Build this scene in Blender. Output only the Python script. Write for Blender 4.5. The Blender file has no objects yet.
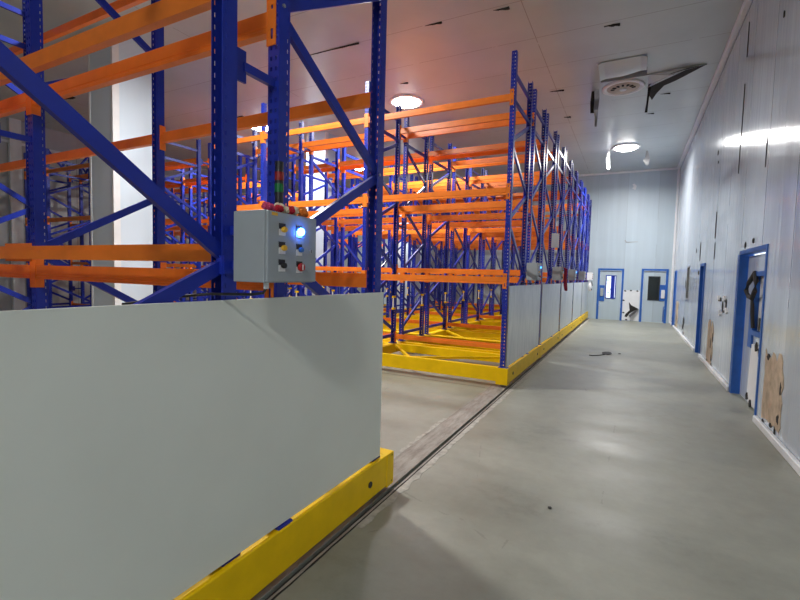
import bpy, bmesh, math, random
from mathutils import Vector, Matrix
random.seed(7)
S = bpy.context.scene
COL = S.collection
V = Vector

# ------------------------------------------------------------------ materials
def nodes(name):
    m = bpy.data.materials.new(name); m.use_nodes = True
    nt = m.node_tree; b = nt.nodes['Principled BSDF']
    return m, nt, b
def lk(nt, a, b): nt.links.new(a, b)
def math_n(nt, op, a, b=None, c=None):
    n = nt.nodes.new('ShaderNodeMath'); n.operation = op
    for i, v in enumerate((a, b, c)):
        if v is None: continue
        if isinstance(v, (int, float)): n.inputs[i].default_value = v
        else: lk(nt, v, n.inputs[i])
    return n.outputs[0]
def noise(nt, vec, scale, detail=4, rough=.55):
    n = nt.nodes.new('ShaderNodeTexNoise'); n.inputs['Scale'].default_value = scale
    n.inputs['Detail'].default_value = detail; n.inputs['Roughness'].default_value = rough
    if vec is not None: lk(nt, vec, n.inputs['Vector'])
    return n.outputs['Fac']
def ramp(nt, fac, stops):
    n = nt.nodes.new('ShaderNodeValToRGB'); lk(nt, fac, n.inputs[0])
    e = n.color_ramp.elements
    while len(e) < len(stops): e.new(.5)
    for k, (p, c) in zip(e, stops):
        k.position = p; k.color = (*c, 1) if len(c) == 3 else c
    return n.outputs['Color']
def mixc(nt, fac, a, b):
    n = nt.nodes.new('ShaderNodeMix'); n.data_type = 'RGBA'
    if isinstance(fac, (int, float)): n.inputs[0].default_value = fac
    else: lk(nt, fac, n.inputs[0])
    for i, v in ((6, a), (7, b)):
        if isinstance(v, tuple): n.inputs[i].default_value = (*v, 1)
        else: lk(nt, v, n.inputs[i])
    return n.outputs[2]
def objco(nt, sc=(1, 1, 1), kind='Object'):
    t = nt.nodes.new('ShaderNodeTexCoord'); mp = nt.nodes.new('ShaderNodeMapping')
    mp.inputs['Scale'].default_value = sc
    lk(nt, t.outputs[kind], mp.inputs['Vector']); return mp.outputs['Vector']
def worldco(nt, sc=(1, 1, 1)):
    t = nt.nodes.new('ShaderNodeNewGeometry'); mp = nt.nodes.new('ShaderNodeMapping')
    mp.inputs['Scale'].default_value = sc
    lk(nt, t.outputs['Position'], mp.inputs['Vector']); return mp.outputs['Vector']
def bump(nt, b, h, strength, dist=.01):
    n = nt.nodes.new('ShaderNodeBump'); n.inputs['Strength'].default_value = strength
    n.inputs['Distance'].default_value = dist; lk(nt, h, n.inputs['Height']); lk(nt, n.outputs[0], b.inputs['Normal'])
def paint(name, c, rough=.4, var=.15, metal=0., scale=6., spec=.5):
    m, nt, b = nodes(name)
    f = noise(nt, worldco(nt), scale, 5)
    d = tuple(x * (1 - var) for x in c); u = tuple(min(1, x * (1 + var)) for x in c)
    lk(nt, ramp(nt, f, [(.3, d), (.7, u)]), b.inputs['Base Color'])
    b.inputs['Roughness'].default_value = rough; b.inputs['Metallic'].default_value = metal
    b.inputs['Specular IOR Level'].default_value = spec
    return m
def emit(name, c, s):
    m, nt, b = nodes(name)
    b.inputs['Base Color'].default_value = (*c, 1)
    b.inputs['Emission Color'].default_value = (*c, 1); b.inputs['Emission Strength'].default_value = s
    return m

BLUE = paint('blue_paint', (.014, .034, .36), .34, .12, spec=.35)
BLUE_D = paint('door_blue_paint', (.018, .11, .42), .45, .15)
ORANGE = paint('orange_paint', (.84, .215, .024), .36, .10, spec=.4)
YELLOW = paint('yellow_paint', (.90, .58, .002), .45, .07, spec=.22)
PANEL = paint('grey_green_panel', (.78, .82, .745), .42, .03, scale=2)
STEEL = paint('steel', (.45, .45, .45), .35, .2, metal=.9)
BOXGREY = paint('enclosure_grey', (.34, .38, .40), .45, .04)
WHITE = paint('white_plastic', (.78, .79, .80), .4, .04)
BLACK = paint('black_plastic', (.015, .015, .017), .4, .1)
RUBBER = paint('dark_rubber', (.03, .028, .027), .8, .2)
RED = paint('red_plastic', (.5, .015, .015), .35, .1)
GREEN = paint('green_lens', (.01, .16, .04), .25, .1)
REDLENS = paint('red_lens', (.28, .015, .012), .25, .1)
YELBTN = paint('yellow_button', (.8, .45, .03), .4, .05)
BLUEBTN = paint('blue_button', (.03, .16, .5), .35, .05)
FOAM = paint('exposed_foam', (.50, .39, .28), .9, .25, scale=9)
VOID = paint('dark_cavity', (.02, .018, .016), .9, .3)
DARKGLASS = paint('dark_window_glass', (.02, .025, .025), .08, .1)
OLIVE = paint('olive_glass', (.12, .115, .07), .25, .15)
FABRIC_R = paint('crimson_cloth', (.30, .012, .04), .85, .2, scale=30)
FL = [paint('blossom_red', (.5, .01, .03), .7, .3, scale=60), paint('blossom_pink', (.62, .06, .16), .7, .3, scale=60),
      paint('blossom_cream', (.75, .66, .48), .7, .2, scale=60), paint('blossom_orange', (.75, .20, .02), .7, .3, scale=60)]
LEAF = paint('leaf_green', (.10, .25, .04), .6, .4, scale=8)
LAMPGLOW = emit('lamp_glow', (1., .97, .92), 30.)
BLUEGLOW = emit('blue_indicator_glow', (.04, .20, 1.), 34.)
BLUEGLOW2 = emit('blue_pilot_glow', (.04, .30, 1.), 5.)

def mk_galv():
    m, nt, b = nodes('galvanised_panel')
    f = noise(nt, worldco(nt, (1, 5, .9)), 3, 5)
    lk(nt, ramp(nt, f, [(.3, (.60, .64, .64)), (.7, (.78, .81, .80))]), b.inputs['Base Color'])
    b.inputs['Roughness'].default_value = .3; b.inputs['Metallic'].default_value = .35
    bump(nt, b, f, .08, .02)
    return m
GALV = mk_galv()

def wall_mat(name, axis, c, width, off=0., rough=.3, metal=0., streak=.1, ripple=.25, jk=.75):
    """sheet metal sandwich panels: thin dark joints every `width` metres along `axis`, faint vertical streaks"""
    m, nt, b = nodes(name)
    g = nt.nodes.new('ShaderNodeNewGeometry'); sp = nt.nodes.new('ShaderNodeSeparateXYZ')
    lk(nt, g.outputs['Position'], sp.inputs[0])
    u = sp.outputs[axis]
    q = math_n(nt, 'MULTIPLY', math_n(nt, 'ADD', u, off), 1 / width)
    fr = math_n(nt, 'FRACT', q)
    d = math_n(nt, 'ABSOLUTE', math_n(nt, 'SUBTRACT', fr, .5))
    joint = math_n(nt, 'GREATER_THAN', d, .5 - .007 / width)
    cell = math_n(nt, 'FLOOR', q)
    wn = nt.nodes.new('ShaderNodeTexWhiteNoise'); wn.noise_dimensions = '1D'; lk(nt, cell, wn.inputs['W'])
    sc = (1, 5, .3) if axis == 1 else (8, 1, .35)
    st = noise(nt, worldco(nt, sc), 1.0, 4)
    patch = noise(nt, worldco(nt), .9, 4)
    f = math_n(nt, 'ADD', math_n(nt, 'MULTIPLY', st, .38), math_n(nt, 'ADD', math_n(nt, 'MULTIPLY', patch, .26), math_n(nt, 'MULTIPLY', wn.outputs['Value'], .36)))
    lo = tuple(x * (1 - streak) for x in c); hi = tuple(min(1, x * (1 + streak)) for x in c)
    col = ramp(nt, f, [(.3, lo), (.7, hi)])
    sn = noise(nt, worldco(nt, (2.2, 2.2, .5)), 1.3, 6)          # broken dark caulk along the joints
    jj = math_n(nt, 'MULTIPLY', joint, math_n(nt, 'MULTIPLY', math_n(nt, 'GREATER_THAN', sn, .42), jk))
    lk(nt, mixc(nt, jj, col, (.10, .10, .11)), b.inputs['Base Color'])
    b.inputs['Roughness'].default_value = rough; b.inputs['Metallic'].default_value = metal
    rp = noise(nt, worldco(nt, (1, 9, .25) if axis == 1 else (9, 1, .25)), 1.2, 3)
    bump(nt, b, math_n(nt, 'ADD', rp, math_n(nt, 'MULTIPLY', joint, -.4)), ripple, .012)
    return m
WALL_R = wall_mat('wall_panel_right', 1, (.55, .61, .68), 1.17, .27, .11, .12, .14, .45, .95)
WALL_E = wall_mat('wall_panel_end', 0, (.47, .56, .615), 1.05, .30, .42, 0, .10, .15, .25)
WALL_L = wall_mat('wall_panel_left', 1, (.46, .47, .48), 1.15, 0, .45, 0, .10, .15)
COLUMN = wall_mat('column_cladding', 1, (.58, .68, .77), 2.5, 1., .4, 0, .06, .1)

def ceil_mat():
    m, nt, b = nodes('ceiling_panels')
    g = nt.nodes.new('ShaderNodeNewGeometry'); sp = nt.nodes.new('ShaderNodeSeparateXYZ')
    lk(nt, g.outputs['Position'], sp.inputs[0])
    def joint(u, w, off, half):
        fr = math_n(nt, 'FRACT', math_n(nt, 'MULTIPLY', math_n(nt, 'ADD', u, off), 1 / w))
        return math_n(nt, 'GREATER_THAN', math_n(nt, 'ABSOLUTE', math_n(nt, 'SUBTRACT', fr, .5)), .5 - half / w)
    jy = joint(sp.outputs[1], 1.17, -7.05 % 1.17 * -1 + 2.34, .006)
    jx = joint(sp.outputs[0], 5.6, 1.7, .006)
    j = math_n(nt, 'MAXIMUM', jy, jx)
    p = noise(nt, worldco(nt), .8, 5)
    col = ramp(nt, p, [(.3, (.48, .54, .545)), (.72, (.57, .63, .64))])
    gr = noise(nt, worldco(nt), 2.6, 4)
    jj = math_n(nt, 'MULTIPLY', j, math_n(nt, 'GREATER_THAN', gr, .40))
    lk(nt, mixc(nt, math_n(nt, 'MULTIPLY', jj, .6), col, (.12, .11, .10)), b.inputs['Base Color'])
    b.inputs['Roughness'].default_value = .30; b.inputs['Metallic'].default_value = .04
    bump(nt, b, noise(nt, worldco(nt, (1, .8, 1)), 1.3, 2), .06, .05)
    return m
CEIL = ceil_mat()

def floor_mat():
    m, nt, b = nodes('concrete_floor')
    g = nt.nodes.new('ShaderNodeNewGeometry'); sp = nt.nodes.new('ShaderNodeSeparateXYZ')
    lk(nt, g.outputs['Position'], sp.inputs[0])
    w = worldco(nt)
    big = noise(nt, w, .7, 6, .6); fine = noise(nt, w, 7, 8, .7); sw = noise(nt, worldco(nt, (.6, 2.0, 1)), .9, 6, .65)
    f = math_n(nt, 'ADD', math_n(nt, 'MULTIPLY', big, .40), math_n(nt, 'ADD', math_n(nt, 'MULTIPLY', fine, .22), math_n(nt, 'MULTIPLY', sw, .38)))
    col = ramp(nt, f, [(.33, (.155, .157, .126)), (.44, (.245, .250, .206)), (.58, (.305, .31, .260)), (.70, (.375, .378, .325))])
    vo = nt.nodes.new('ShaderNodeTexVoronoi'); vo.feature = 'DISTANCE_TO_EDGE'; vo.inputs['Scale'].default_value = .55
    lk(nt, worldco(nt, (1, 1, 1)), vo.inputs['Vector'])
    crack = math_n(nt, 'MULTIPLY', math_n(nt, 'LESS_THAN', math_n(nt, 'ADD', vo.outputs['Distance'], math_n(nt, 'MULTIPLY', fine, .03)), .0165), math_n(nt, 'GREATER_THAN', sw, .55))
    jt = math_n(nt, 'LESS_THAN', math_n(nt, 'ABSOLUTE', math_n(nt, 'ADD', sp.outputs[1], -6.18)), .013)      # sawn joint across the aisle
    jl = math_n(nt, 'MULTIPLY', jt, math_n(nt, 'LESS_THAN', sp.outputs[0], -1.8))
    dk = math_n(nt, 'MAXIMUM', math_n(nt, 'MULTIPLY', crack, .22), math_n(nt, 'MULTIPLY', jl, .7))
    lk(nt, mixc(nt, dk, col, (.09, .08, .07)), b.inputs['Base Color'])
    lk(nt, ramp(nt, sw, [(.3, (.34, .34, .34)), (.7, (.55, .55, .55))]), b.inputs['Roughness'])
    bump(nt, b, fine, .10, .004)
    return m
FLOOR = floor_mat()
def infill_mat():
    m, nt, b = nodes('rail_grout')
    f = noise(nt, worldco(nt, (9, 1.6, 1)), 2, 7, .7)
    lk(nt, ramp(nt, f, [(.32, (.20, .17, .145)), (.5, (.31, .28, .245)), (.72, (.42, .395, .355))]), b.inputs['Base Color'])
    b.inputs['Roughness'].default_value = .8; bump(nt, b, f, .25, .006)
    return m
GROUT = infill_mat()
CHIP = paint('chipped_pale_concrete', (.40, .385, .34), .85, .3, scale=14)

# ------------------------------------------------------------------ mesh helpers
def obj(name, bm, m, parent=None, loc=None, smooth=False):
    me = bpy.data.meshes.new(name)
    bmesh.ops.recalc_face_normals(bm, faces=bm.faces[:]); bm.to_mesh(me); bm.free()
    for x in (m if isinstance(m, (list, tuple)) else [m]): me.materials.append(x)
    if smooth:
        for p in me.polygons: p.use_smooth = True
    return place(name, me, parent, loc)
def place(name, me, parent=None, loc=None, rotz=0.):
    o = bpy.data.objects.new(name, me); COL.objects.link(o)
    if parent: o.parent = parent
    if loc: o.location = loc
    if rotz: o.rotation_euler.z = rotz
    return o
def empty(name, loc, parent=None):
    o = bpy.data.objects.new(name, None); o.empty_display_size = .1; COL.objects.link(o); o.location = loc
    if parent: o.parent = parent
    return o
def tag(o, label, cat, group=None):
    o['label'] = label; o['category'] = cat
    if group: o['group'] = group
    return o
def struct(o, label=None):
    o['kind'] = 'structure'
    if label: o['label'] = label
    return o
def box(bm, a, b, bev=0., mi=0):
    a, b = V(a), V(b)
    r = bmesh.ops.create_cube(bm, size=1)
    for v in r['verts']:
        v.co = V(((a[i] + b[i]) / 2 + v.co[i] * abs(b[i] - a[i])) for i in range(3))
    fs = {f for v in r['verts'] for f in v.link_faces}
    for f in fs: f.material_index = mi
    if bev:
        es = list({e for v in r['verts'] for e in v.link_edges})
        bmesh.ops.bevel(bm, geom=es, offset=bev, segments=2, affect='EDGES', profile=.5)
def bxm(a, b, bev=0.):
    bm = bmesh.new(); box(bm, a, b, bev); return bm
def cyl(bm, p0, p1, r0, r1=None, seg=20):
    p0, p1 = V(p0), V(p1); r1 = r0 if r1 is None else r1
    d = p1 - p0
    M = Matrix.Translation((p0 + p1) / 2) @ d.to_track_quat('Z', 'Y').to_matrix().to_4x4()
    bmesh.ops.create_cone(bm, cap_ends=True, segments=seg, radius1=r0, radius2=r1, depth=d.length, matrix=M)
def sweep(bm, prof, p0, p1, up):
    """closed 2D profile (a,b) swept from p0 to p1; b runs along up, a along up x dir"""
    p0, p1 = V(p0), V(p1); d = (p1 - p0).normalized(); up = (V(up) - d * d.dot(V(up))).normalized(); s = d.cross(up)
    r0 = [bm.verts.new(p0 + s * a + up * b) for a, b in prof]; r1 = [bm.verts.new(p1 + s * a + up * b) for a, b in prof]
    n = len(prof)
    for i in range(n): bm.faces.new((r0[i], r0[(i + 1) % n], r1[(i + 1) % n], r1[i]))
    bm.faces.new(r0[::-1]); bm.faces.new(r1)
def tube(bm, pts, r, seg=8):
    pts = [V(p) for p in pts]; rings = []
    for i, p in enumerate(pts):
        d = (pts[min(i + 1, len(pts) - 1)] - pts[max(i - 1, 0)]).normalized()
        up = V((0, 0, 1)) if abs(d.z) < .95 else V((1, 0, 0))
        s = d.cross(up).normalized(); u = s.cross(d)
        rings.append([bm.verts.new(p + s * r * math.cos(2 * math.pi * k / seg) + u * r * math.sin(2 * math.pi * k / seg)) for k in range(seg)])
    for a, b in zip(rings, rings[1:]):
        for k in range(seg): bm.faces.new((a[k], a[(k + 1) % seg], b[(k + 1) % seg], b[k]))
    bm.faces.new(rings[0][::-1]); bm.faces.new(rings[-1])
def plate_holes(bm, us, vs, holes, f3, mi=0):
    """grid sheet over cuts us x vs; cells whose centre lies in a hole are left open"""
    vt = {}
    def g(i, j):
        if (i, j) not in vt: vt[i, j] = bm.verts.new(f3(us[i], vs[j]))
        return vt[i, j]
    for i in range(len(us) - 1):
        for j in range(len(vs) - 1):
            cu, cv = (us[i] + us[i + 1]) / 2, (vs[j] + vs[j + 1]) / 2
            if any(a < cu < b and c < cv < d for a, b, c, d in holes): continue
            fc = bm.faces.new((g(i, j), g(i + 1, j), g(i + 1, j + 1), g(i, j + 1))); fc.material_index = mi
def wall_slab(bm, u0, u1, v0, v1, holes, f3):
    """solid slab (f3(u,v,depth)) with rectangular openings"""
    us = sorted({u0, u1, *[h[0] for h in holes], *[h[1] for h in holes]}); vs = sorted({v0, v1, *[h[2] for h in holes], *[h[3] for h in holes]})
    for i in range(len(us) - 1):
        for j in range(len(vs) - 1):
            cu, cv = (us[i] + us[i + 1]) / 2, (vs[j] + vs[j + 1]) / 2
            if any(a < cu < b and c < cv < d for a, b, c, d in holes): continue
            box(bm, f3(us[i], vs[j], 0), f3(us[i + 1], vs[j + 1], 1))

# ------------------------------------------------------------------ room
XL, XR, YB, YE, ZC = -16.1, 1.36, -6.0, 19.45, 5.78
T = .16
# floor with a sunken guide-rail slot
bm = bmesh.new()
GX0, GX1 = -1.530, -1.496
for a, b in ((XL - T, GX0), (GX1, XR + T)): box(bm, (a, YB - T, -.12), (b, YE + T, 0))
box(bm, (GX0, YB - T, -.12), (GX1, YE + T, -.035))
struct(obj('floor', bm, FLOOR), 'worn grey concrete floor')
bm = bmesh.new()
random.seed(3)
def ragged(bm, x0, x1, y0, y1, amp0, amp1, z=.003, step=.09):
    a, b = [], []
    y = y0
    while y < y1:
        a.append((x0 + random.uniform(-amp0, amp0), y)); b.append((x1 + random.uniform(-amp1, amp1), y)); y += step
    for (p, q), (r, s) in zip(zip(a, b), zip(a[1:], b[1:])):
        vs = [bm.verts.new((x, y, z)) for x, y in (p, q, s, r)]
        lo = [bm.verts.new((x, y, -.002)) for x, y in (p, q, s, r)]
        bm.faces.new(vs); bm.faces.new(lo[::-1])
        for i in range(4): bm.faces.new((vs[i], lo[i], lo[(i + 1) % 4], vs[(i + 1) % 4]))
ragged(bm, -1.755, GX0, -1, YE, .008, .001)
rail = obj('trim_1', bm, GROUT); struct(rail, 'brown grouted guide rail strip along the racks')
bm = bmesh.new(); ragged(bm, GX1, -1.480, -1, YE, .001, .002, .002)
obj('grout_edge', bm, GROUT, rail)
bm = bmesh.new(); ragged(bm, -1.480, -1.470, -1, YE, .003, .002, .0025)
obj('rail_gap', bm, VOID, rail)
bm = bmesh.new(); ragged(bm, -1.469, -1.415, 2.3, YE, .001, .016, .002, .05)
obj('grout_edge', bm, CHIP, rail)
bm = bmesh.new(); ragged(bm, -1.79, -1.752, 2.0, 4.6, .014, .004, .004, .06)
obj('grout_edge', bm, CHIP, rail)
bm = bmesh.new(); box(bm, (-1.522, -1, -.036), (-1.504, YE, -.014), .003)
obj('steel_rail', bm, VOID, rail)

# end wall with two door openings
DL, DR = (-1.20, -.31, 0, 2.01), (.33, 1.18, 0, 2.02)
bm = bmesh.new()
wall_slab(bm, XL - T, XR + T, 0, ZC, [DL, DR], lambda u, v, d: (u, YE + d * T, v))
wall_end = struct(obj('wall_end', bm, WALL_E), 'pale blue-white panelled end wall')
# right wall
D3, D4, D5, W1 = (6.47, 7.90, 0, 2.03), (11.32, 12.0, 0, 2.0), (18.05, 18.72, 0, 1.96), (14.15, 14.72, 1.09, 2.02)
bm = bmesh.new()
wall_slab(bm, YB, YE, 0, ZC, [D3, D4, D5, W1], lambda u, v, d: (XR + d * T, u, v))
wall_right = struct(obj('wall_right', bm, WALL_R), 'dented silver-white panelled corridor wall')
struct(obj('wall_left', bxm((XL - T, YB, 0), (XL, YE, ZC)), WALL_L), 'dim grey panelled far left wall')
struct(obj('wall_back', bxm((XL - T, YB - T, 0), (XR + T, YB, ZC)), WALL_E))
# ceiling with a dark torn slot beside the unlit fixture
CT = [(-.80, .06, 10.14, 10.56)]
bm = bmesh.new()
us = sorted({XL - T, XR + T, *[h[0] for h in CT], *[h[1] for h in CT]}); vs = sorted({YB - T, YE + T, *[h[2] for h in CT], *[h[3] for h in CT]})
for i in range(len(us) - 1):
    for j in range(len(vs) - 1):
        cu, cv = (us[i] + us[i + 1]) / 2, (vs[j] + vs[j + 1]) / 2
        if not any(a < cu < b and c < cv < d for a, b, c, d in CT): box(bm, (us[i], vs[j], ZC), (us[i + 1], vs[j + 1], ZC + .10))
ceiling = struct(obj('ceiling', bm, CEIL), 'dull panelled ceiling')
obj('void_lining', bxm((-1.2, 10.0, ZC + .1), (1.0, 11.2, ZC + .14)), VOID, ceiling)
# crack and torn joints in the ceiling skin
bm = bmesh.new()
for (x0, x1, y, w) in ((-5.95, -4.62, 6.98, .016), (-1.85, -1.55, 10.6, .03), (-1.78, -1.62, 12.4, .05), (-9.9, -9.6, 8.9, .05), (.1, .28, 12.95, .02), (-4.75, -4.55, 8.85, .03), (-13.0, -12.5, 6.2, .05), (-.62, -.38, 8.26, .05), (-2.15, -1.9, 7.06, .03), (-3.3, -3.0, 7.0, .02), (.35, .55, 11.72, .02)):
    n = 7
    top = [((x0 + (x1 - x0) * k / n), y + random.uniform(-w, w) * .4 + w * (.3 + k / n)) for k in range(n + 1)]
    bot = [((x0 + (x1 - x0) * k / n), y - random.uniform(0, w) * .4) for k in range(n + 1)]
    for k in range(n):
        q = [top[k], top[k + 1], bot[k + 1], bot[k]]
        a = [bm.verts.new((*p, ZC - .004 - .02 * (k / n))) for p in q]; c = [bm.verts.new((*p, ZC + .001)) for p in q]
        bm.faces.new(a); bm.faces.new(c[::-1])
        for i in range(4): bm.faces.new((a[i], c[i], c[(i + 1) % 4], a[(i + 1) % 4]))
obj('torn_joint', bm, VOID, ceiling)

# trims
bm = bmesh.new()
box(bm, (XR - .10, YB, ZC - .07), (XR - .0, YE, ZC), .02)
struct(obj('trim_2', bm, WHITE), 'white cove along the top of the corridor wall')
bm = bmesh.new(); box(bm, (XL, YE - .07, ZC - .07), (XR, YE, ZC), .015)
struct(obj('trim_3', bm, WHITE), 'white cove along the top of the end wall')
bm = bmesh.new(); box(bm, (XR - .07, YE - .07, 0), (XR, YE, ZC - .07), .015)
struct(obj('trim_4', bm, WHITE), 'white corner angle')
bm = bmesh.new()
for a, b in ((YB, 6.40), (7.97, 11.25), (12.08, 18.0), (18.8, YE)): box(bm, (XR - .045, a, 0), (XR, b, .075), .01)
struct(obj('baseboard_right', bm, WHITE), 'low white kerb along the corridor wall')
bm = bmesh.new(); box(bm, (XL, YB, 5.08), (XL + .06, YE, 5.15)); 
struct(obj('trim_5', bm, WHITE), 'white rail high on the left wall')
bm = bmesh.new(); box(bm, (XL, 6.27, 0), (XL + .12, 6.55, ZC))
struct(obj('trim_6', bm, WHITE), 'white pilaster on the left wall')
bm = bmesh.new(); box(bm, (XL, 9.75, 0), (XL + .1, 9.82, ZC)); box(bm, (XL, 12.4, 0), (XL + .1, 12.7, ZC))
struct(obj('trim_7', bm, WHITE), 'white uprights on the left wall')
# clad building columns
for k, (y0, y1) in enumerate(((4.74, 5.49), (10.9, 11.62), (17.1, 17.8))):
    bm = bmesh.new(); box(bm, (-9.02, y0, 0), (-8.30, y1, ZC))
    c = struct(obj('column', bm, COLUMN), 'square white-clad building column')
    bm = bmesh.new()
    box(bm, (-8.33, y0 - .006, 0), (-8.294, y0, ZC)); box(bm, (-8.30, y0 - .006, 0), (-8.294, y0 + .12, ZC))
    box(bm, (-9.026, y0 - .006, 0), (-8.98, y0, ZC))
    obj('corner_angle', bm, WHITE, c)

# ------------------------------------------------------------------ doors of the end wall
def ring(bm, f3, u0, u1, v0, v1, w, d0, d1, bottom=False):
    box(bm, f3(u0, v0, d0), f3(u0 + w, v1, d1)); box(bm, f3(u1 - w, v0, d0), f3(u1, v1, d1))
    box(bm, f3(u0 + w, v1 - w, d0), f3(u1 - w, v1, d1))
    if bottom: box(bm, f3(u0 + w, v0, d0), f3(u1 - w, v0 + w, d1))
fe = lambda u, v, d: (u, YE + d, v)
def end_door(n, D, win, plate, glass, handle_side, label):
    u0, u1, v0, v1 = D
    bm = bmesh.new(); wall_slab(bm, u0 + .06, u1 - .06, .01, v1 - .06, [win], lambda u, v, d: fe(u, v, .03 + d * .05))
    leaf = struct(obj('door_%d' % n, bm, WALL_E), label)
    bm = bmesh.new(); ring(bm, fe, u0 - .02, u1 + .02, 0, v1 + .02, .075, -.03, .10); obj('door_frame', bm, BLUE_D, leaf)
    bm = bmesh.new(); ring(bm, fe, win[0] - .03, win[1] + .03, win[2] - .03, win[3] + .03, .035, .01, .09, True); obj('window_frame', bm, BLUE if glass else BLACK, leaf)
    obj('window_pane', bxm(fe(win[0], win[2], .05), fe(win[1], win[3], .056)), glass or DARKGLASS, leaf)
    obj('push_plate', bxm(fe(plate[0], plate[2], .005), fe(plate[1], plate[3], .03), .006), BLUE_D, leaf)
    hx = (plate[0] + plate[1]) / 2
    obj('door_handle', bxm(fe(hx - .06, .93, -.035), fe(hx + .06, 1.25, .005), .015), BOXGREY if glass else WHITE, leaf)
    return leaf
def glass_mat():
    m, nt, b = nodes('clear_glass')
    b.inputs['Base Color'].default_value = (.95, .98, 1, 1); b.inputs['Transmission Weight'].default_value = 1.
    b.inputs['Roughness'].default_value = 0.02; b.inputs['IOR'].default_value = 1.02
    return m
GLASS = glass_mat()
d1 = end_door(1, DL, (-.90, -.58, .87, 1.73), (-1.14, -.95, .73, 1.36), GLASS, 0, 'left end-wall door with blue frame and bright window')
d2 = end_door(2, DR, (.58, .92, .87, 1.73), (.94, 1.17, .83, 1.44), None, 1, 'right end-wall door with blue frame and dark window')
bm = bmesh.new(); box(bm, (1.085, YE + .0, .05), (1.11, YE + .03, .62)); obj('frame_strip', bm, BLUE_D, d2)
bm = bmesh.new(); box(bm, (-.74, YE + .03, .87), (-.60, YE + .048, 1.73)); obj('window_blind', bm, BLUE, d1)
# white repair sheet and torn skin between the doors
bm = bmesh.new(); box(bm, (-.29, YE - .012, .02), (.29, YE, 1.2)); obj('repair_sheet', bm, WHITE, wall_end)
def poly(bm, pts, f3, d0, d1):
    a = [bm.verts.new(f3(u, v, d0)) for u, v in pts]; b = [bm.verts.new(f3(u, v, d1)) for u, v in pts]
    bm.faces.new(a); bm.faces.new(b[::-1]); n = len(pts)
    for i in range(n): bm.faces.new((a[i], b[i], b[(i + 1) % n], a[(i + 1) % n]))
bm = bmesh.new(); poly(bm, [(-.07, .74), (.02, .62), (.29, .48), (.16, .43), (-.02, .30), (-.12, .14), (-.20, .17), (-.16, .27), (-.03, .42)], fe, -.016, -.004)
for u, v in ((-.22, 1.17), (-.02, 1.19), (.2, 1.18), (-.26, .80), (-.24, .32), (-.13, .05)): poly(bm, [(u - .05, v), (u, v + .03), (u + .05, v - .01), (u, v - .035)], fe, -.015, -.004)
obj('torn_hole', bm, VOID, wall_end)
bm = bmesh.new()
vs = [bm.verts.new(p) for p in (fe(.29, .47, -.014), fe(.16, .43, -.014), fe(-.06, .22, -.014), fe(.0, .16, -.12), fe(.12, .28, -.16), fe(.24, .40, -.10))]
bm.faces.new(vs)
bmesh.ops.solidify(bm, geom=bm.faces[:], thickness=.006); obj('torn_flap', bm, STEEL, wall_end)
bm = bmesh.new(); poly(bm, [(-.18, 5.12), (-.06, 5.05), (-.02, 5.2), (-.10, 5.29), (-.17, 5.27), (-.12, 5.17)], fe, -.02, 0); obj('torn_hole', bm, WHITE, wall_end)
bm = bmesh.new(); poly(bm, [(-.30, 3.14), (-.26, 3.07), (.13, 3.08), (.13, 3.06), (-.28, 3.04), (-.34, 3.13)], fe, -.006, 0); obj('dent', bm, STEEL, wall_end)

# ------------------------------------------------------------------ right wall doors and damage
fr = lambda u, v, d: (XR + d, u, v)
# recessed damaged door nearest the camera
bm = bmesh.new()
wall_slab(bm, 6.53, 7.84, .01, 1.97, [(6.62, 7.22, .98, 1.70)], lambda u, v, d: fr(u, v, .085 + d * .05))
d3 = struct(obj('door_3', bm, WALL_R), 'battered blue-framed door in the corridor wall, its window broken')
bm = bmesh.new(); ring(bm, fr, 6.45, 7.92, 0, 2.05, .05, -.012, .14); obj('door_frame', bm, BLUE_D, d3)
bm = bmesh.new(); box(bm, fr(7.855, .0, -.02), fr(7.99, 2.0, .005)); obj('jamb_cover', bm, BLUE_D, d3)
bm = bmesh.new(); ring(bm, fr, 6.57, 7.27, .93, 1.75, .06, .05, .12, True); box(bm, fr(7.27, .75, .06), fr(7.46, 1.3, .084)); box(bm, fr(6.56, .72, .06), fr(6.62, .93, .084)); obj('window_frame', bm, BLUE_D, d3)
obj('window_pane', bxm(fr(6.62, .98, .105), fr(7.22, 1.70, .112)), WHITE, d3)
obj('broken_pane', bxm(fr(6.66, .98, .09), fr(7.1, 1.16, .104)), OLIVE, d3)
bm = bmesh.new(); tube(bm, [fr(7.28, 1.72, .05), fr(7.40, 1.6, .02), fr(7.48, 1.5, .01), fr(7.36, 1.42, .02), fr(7.22, 1.40, .03), fr(7.05, 1.5, .02), fr(7.12, 1.62, .04), fr(7.25, 1.74, .05)], .028); tube(bm, [fr(7.24, 1.42, .04), fr(7.2, 1.2, .04), fr(7.17, 1.02, .05)], .022)
obj('torn_gasket', bm, RUBBER, d3)
bm = bmesh.new()
poly(bm, [(7.28, .80), (7.0, .83), (6.72, .72), (6.62, .5), (6.60, .05), (7.2, .02), (7.35, .06)], fr, .07, .088); obj('bare_sheet', bm, WHITE, d3)
bm = bmesh.new()
for u, v, w in ((6.98, .80, .06), (6.80, .76, .07), (6.68, .62, .05), (6.62, .45, .05), (6.6, .3, .04), (6.64, .12, .07), (7.3, .1, .05), (7.1, .05, .05), (6.55, .05, .08)):
    poly(bm, [(u - w, v - w * .5), (u + w * .4, v - w), (u + w, v + w * .2), (u, v + w)], fr, .055, .072)
obj('torn_edge', bm, RUBBER, d3)
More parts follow.
